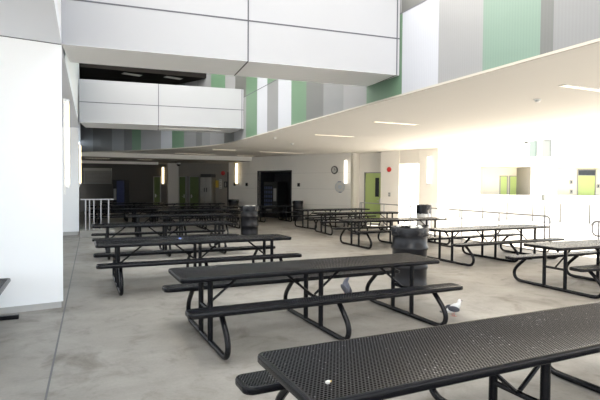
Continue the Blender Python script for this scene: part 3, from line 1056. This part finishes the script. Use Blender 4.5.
# ------------------------------------------------------------------ pigeons
def pigeon(loc, rz, label, dark, mid, pitch, k=1.):
    t = thing('pigeon', label, 'pigeon', loc, rz, 'pigeons on the floor')
    # body axis along +x (head), lofted rings
    st = [(-.13, .005, .012, .075), (-.10, .022, .03, .085), (-.05, .042, .05, .10), (0, .055, .062, .118), (.05, .05, .058, .14), (.085, .034, .038, .17), (.10, .025, .027, .20), (.105, .026, .027, .225), (.108, .018, .018, .245), (.108, .004, .004, .252)]
    T_ = Matrix.Translation((k * .01, 0, k * .10)) @ Matrix.Rotation(-pitch, 4, 'Y') @ Matrix.Translation((k * -.01, 0, k * -.10))
    b = MB(T_)
    rings = []
    for i, (x, ry, rz_, z) in enumerate(st):
        tilt = 0 if i < 4 else min(1., (i - 3) / 3) * PI / 2
        ring = []
        for j in range(14):
            a = 2 * PI * j / 14
            dx, dz = -math.sin(tilt) * math.sin(a) * rz_, math.cos(tilt) * math.sin(a) * rz_
            ring.append(b.v((k * (x + dx), k * ry * math.cos(a), k * (z + dz))))
        rings.append(ring)
    for A, B in zip(rings, rings[1:]):
        for j in range(14):
            b.face([A[j], A[(j + 1) % 14], B[(j + 1) % 14], B[j]])
    b.face(rings[0][::-1]); b.face(rings[-1])
    b.build('body', mid, t, True)
    bk = MB(T_)
    bk.tube([(k * .128, 0, k * .226), (k * .148, 0, k * .222), (k * .158, 0, k * .214)], [k * .008, k * .005, k * .001], 8)
    bk.build('beak', M['pdark'], t, True)
    ey = MB(T_)
    for s in (-1, 1):
        ey.ellip((k * .116, s * k * .021, k * .232), (k * .005,) * 3, nu=8, nv=6)
    ey.build('eyes', M['pink'], t, True)
    for s in (-1, 1):
        w_ = MB(T_ @ Matrix.Translation((k * -.015, s * k * .047, k * .118)) @ Matrix.Rotation(s * .12, 4, 'Z') @ Matrix.Rotation(.22, 4, 'Y'))
        w_.ellip((0, 0, 0), (k * .095, k * .016, k * .042))
        w_.build('wing', dark, t, True)
    tl = MB(T_)
    tl.prism([(k * -.10, k * -.022), (k * -.20, k * -.035), (k * -.215, 0), (k * -.20, k * .035), (k * -.10, k * .022)], k * .068, k * .082)
    tl.build('tail', M['pdark'], t)
    for s in (-1, 1):
        f = MB().tube([(k * .01, s * k * .024, k * .075), (k * .005, s * k * .024, k * .03), (k * .01, s * k * .024, k * .006)], k * .0055, 7)
        for a in (-.5, 0, .5, PI):
            f.tube([(k * .01, s * k * .024, k * .006), (k * (.01 + .035 * math.cos(a)), k * (s * .024 + .035 * math.sin(a)), k * .004)], k * .004, 6)
        f.build('leg', M['pink'], t, True)
    return t
pigeon((3.87, 6.80, 0), 1.9, 'grey pigeon standing upright behind the middle table bench', M['pdark'], M['pgrey'], .95, 1.05)
pigeon((4.55, 5.10, 0), -.2, 'white and black pigeon on the floor right of the middle bench end', M['pdark'], M['pwhite'], 0, .9)

# ------------------------------------------------------------------ sunlit court on the right
FZ = 30.
F0, F1 = atZ2(436, FZ), atZ2(660, FZ)
ff = frame(F0, F1)
FL = math.dist(F0, F1)
sx = lambda u: on(ff, u, 180)[0]
zs, zt1 = 1.27, 3.02
r1a, r1b, r2a, r2b = sx(480), sx(531), sx(557), sx(640)
fm = MB(ff)
fm.box(-6, FL + 6, 0, .3, 0, zs)
fm.box(-6, FL + 6, 0, .3, zt1, 9)
for s0, s1 in ((-6, r1a), (r1b, r2a), (r2b, FL + 6)):
    fm.box(s0, s1, 0, .3, zs, zt1)
struct(fm.build('wall_court', M['outw']), 'sunlit white building front across the court', 'wall')
rm = MB(ff)
for s0, s1 in ((r1a, r1b), (r2a, r2b)):
    rm.box(s0 - 1.5, s1 + .3, 2.0, 2.2, 0, 3.3)
    rm.box(s0 - .1, s0, .3, 2.0, 0, 3.3)
    rm.box(s1, s1 + .1, .3, 2.0, 0, 3.3)
    rm.box(s0 - .1, s1 + .1, .3, 2.0, 3.02, 3.1)
struct(rm.build('wall_walk', M['cream']), 'cream walls behind the openings across the court', 'wall')
fi = frame(ff @ Vector((0, 2.0, 0)), ff @ Vector((1, 2.0, 0)))
fi = ff @ Matrix.Translation((0, 2.0, 0))
def idoor(name, u0, u1, label, **k):
    s0, s1 = on(fi, u0, 180)[0], on(fi, u1, 180)[0]
    return door(name, fi @ Matrix.Translation((0, -.05, 0)), s0, s1, k.pop('top', 2.5), label, M['lime'], **k)
idoor('door_5', 499.5, 507.5, 'left of two lime doors in the opening across the court', handle='left')
idoor('door_6', 509, 517, 'right of two lime doors in the opening across the court', handle='left')
idoor('door_7', 577, 595.5, 'lime door with dark transom in the right opening across the court', transom=.42, handle='right', top=2.95)
# beige partition in the first opening
s0, s1 = on(fi, 517.5, 180)[0], on(fi, 531, 180)[0]
struct(MB(ff).box(r1b - .02, r1b - .002, .02, 1.98, 0, 3.01).build('wall_partition', M['recess']), 'shaded beige partition beside the two lime doors', 'wall')
for u, v, lb in ((571, 182, 'upper small dark box left of the transom door'), (571, 191.5, 'lower small dark box left of the transom door'), (598, 186, 'small dark plate right of the transom door')):
    t = root_on(fi, 'wall_box', u, v, lb, 'wall box', 'boxes across the court')
    MB().box(-.09, .09, -.05, 0, -.13, .13, bev=.01).build('cover', M['dframe'], t)
    MB().box(-.03, .03, -.06, -.05, -.05, .05).build('lens', M['glass'], t)
t = root_on(fi, 'lamp_box', 524, 169.3, 'white lamp box above the right lime door', 'lamp box', dy=.035)
MB().box(-.25, .25, -.1, 0, -.09, .09, bev=.01).build('case', M['wplastic'], t)
MB().box(-.2, .2, -.11, -.1, -.06, .06).build('lens', M['lampw'], t)
# upper window
u_ = [(529.5, 536.5), (541.5, 550)]
w0, zt_ = on(ff, 529, 139); w1, zb_ = on(ff, 551, 157)
t = sroot('window_2', 'pale green upper window in the sunlit building front', 'window', ff @ Matrix.Translation((w0, -.02, zb_)))
W_, H_ = w1 - w0, zt_ - zb_
f = MB().box(0, W_, -.03, .02, -.05, 0)
f.box(0, W_, -.03, .02, H_, H_ + .05).box(-.05, 0, -.03, .02, -.05, H_ + .05).box(W_, W_ + .05, -.03, .02, -.05, H_ + .05).box(W_ * .36, W_ * .58, -.03, .02, 0, H_)
f.build('window_frame', M['outw'], t)
MB().box(0, W_ * .36, -.01, .0, 0, H_).build('window_pane', M['winglass'], t)
MB().box(W_ * .58, W_, -.01, .0, 0, H_).build('window_pane', M['wingrey'], t)
s_, z_ = on(ff, 525, 142)
p3 = ff @ Vector((s_, -.16, z_))
dome((p3.x, p3.y, p3.z + .1), 'dark dome camera on the sunlit building front', .15)  # this one sits on the facade wall, under no ceiling
# low white wall with panel joints
g0, g1 = atZ2(450, 27.5), atZ2(660, 21.5)
fg = frame(g0, g1)
GL = math.dist(g0, g1)
gm = MB(fg).box(0, GL, 0, .2, 0, .98)
gm.box(-.02, GL + .02, -.03, .23, .98, 1.04)
k = .6
while k < GL:
    gm.box(k - .03, k + .03, -.004, 0, .05, .95, 1)
    k += 1.25
struct(gm.build('wall_low', [M['outw'], M['joint']]), 'low white panelled wall in the sunlit court', 'wall')
p_ = atZ2(545.5, 22.5)
t = thing('signpost', 'slim pale post with a small grey box beyond the railing', 'post', (p_.x, p_.y, 0))
MB().tube([(0, 0, 0), (0, 0, 1.2)], .035, 10).build('post', M['wingrey'], t, True)
MB().box(-.14, .14, -.09, .09, 1.15, 1.42, bev=.01).build('box', M['wingrey'], t)

# ------------------------------------------------------------------ light
w = bpy.data.worlds.new('sky')
bpy.context.scene.world = w
w.use_nodes = True
bg = w.node_tree.nodes['Background']
bg.inputs[0].default_value = (.80, .90, 1.0, 1)
bg.inputs[1].default_value = 2.2
sun = bpy.data.objects.new('sun', bpy.data.lights.new('sun', 'SUN'))
C.objects.link(sun)
sun.data.energy = 36
sun.data.angle = .01
sun.data.color = (1, .93, .82)
d = Vector((-.62, .42, -.80))      # travel direction: from the right and behind, high
sun.rotation_euler = d.to_track_quat('-Z', 'Y').to_euler()

sc = bpy.context.scene
sc.view_settings.view_transform = 'Standard'
sc.view_settings.look = 'None'
sc.view_settings.exposure = .47
sc.cycles.max_bounces = 10
sc.cycles.diffuse_bounces = 6
sc.cycles.transparent_max_bounces = 12
sc.cycles.use_denoising = True
sc.cycles.sample_clamp_indirect = 8
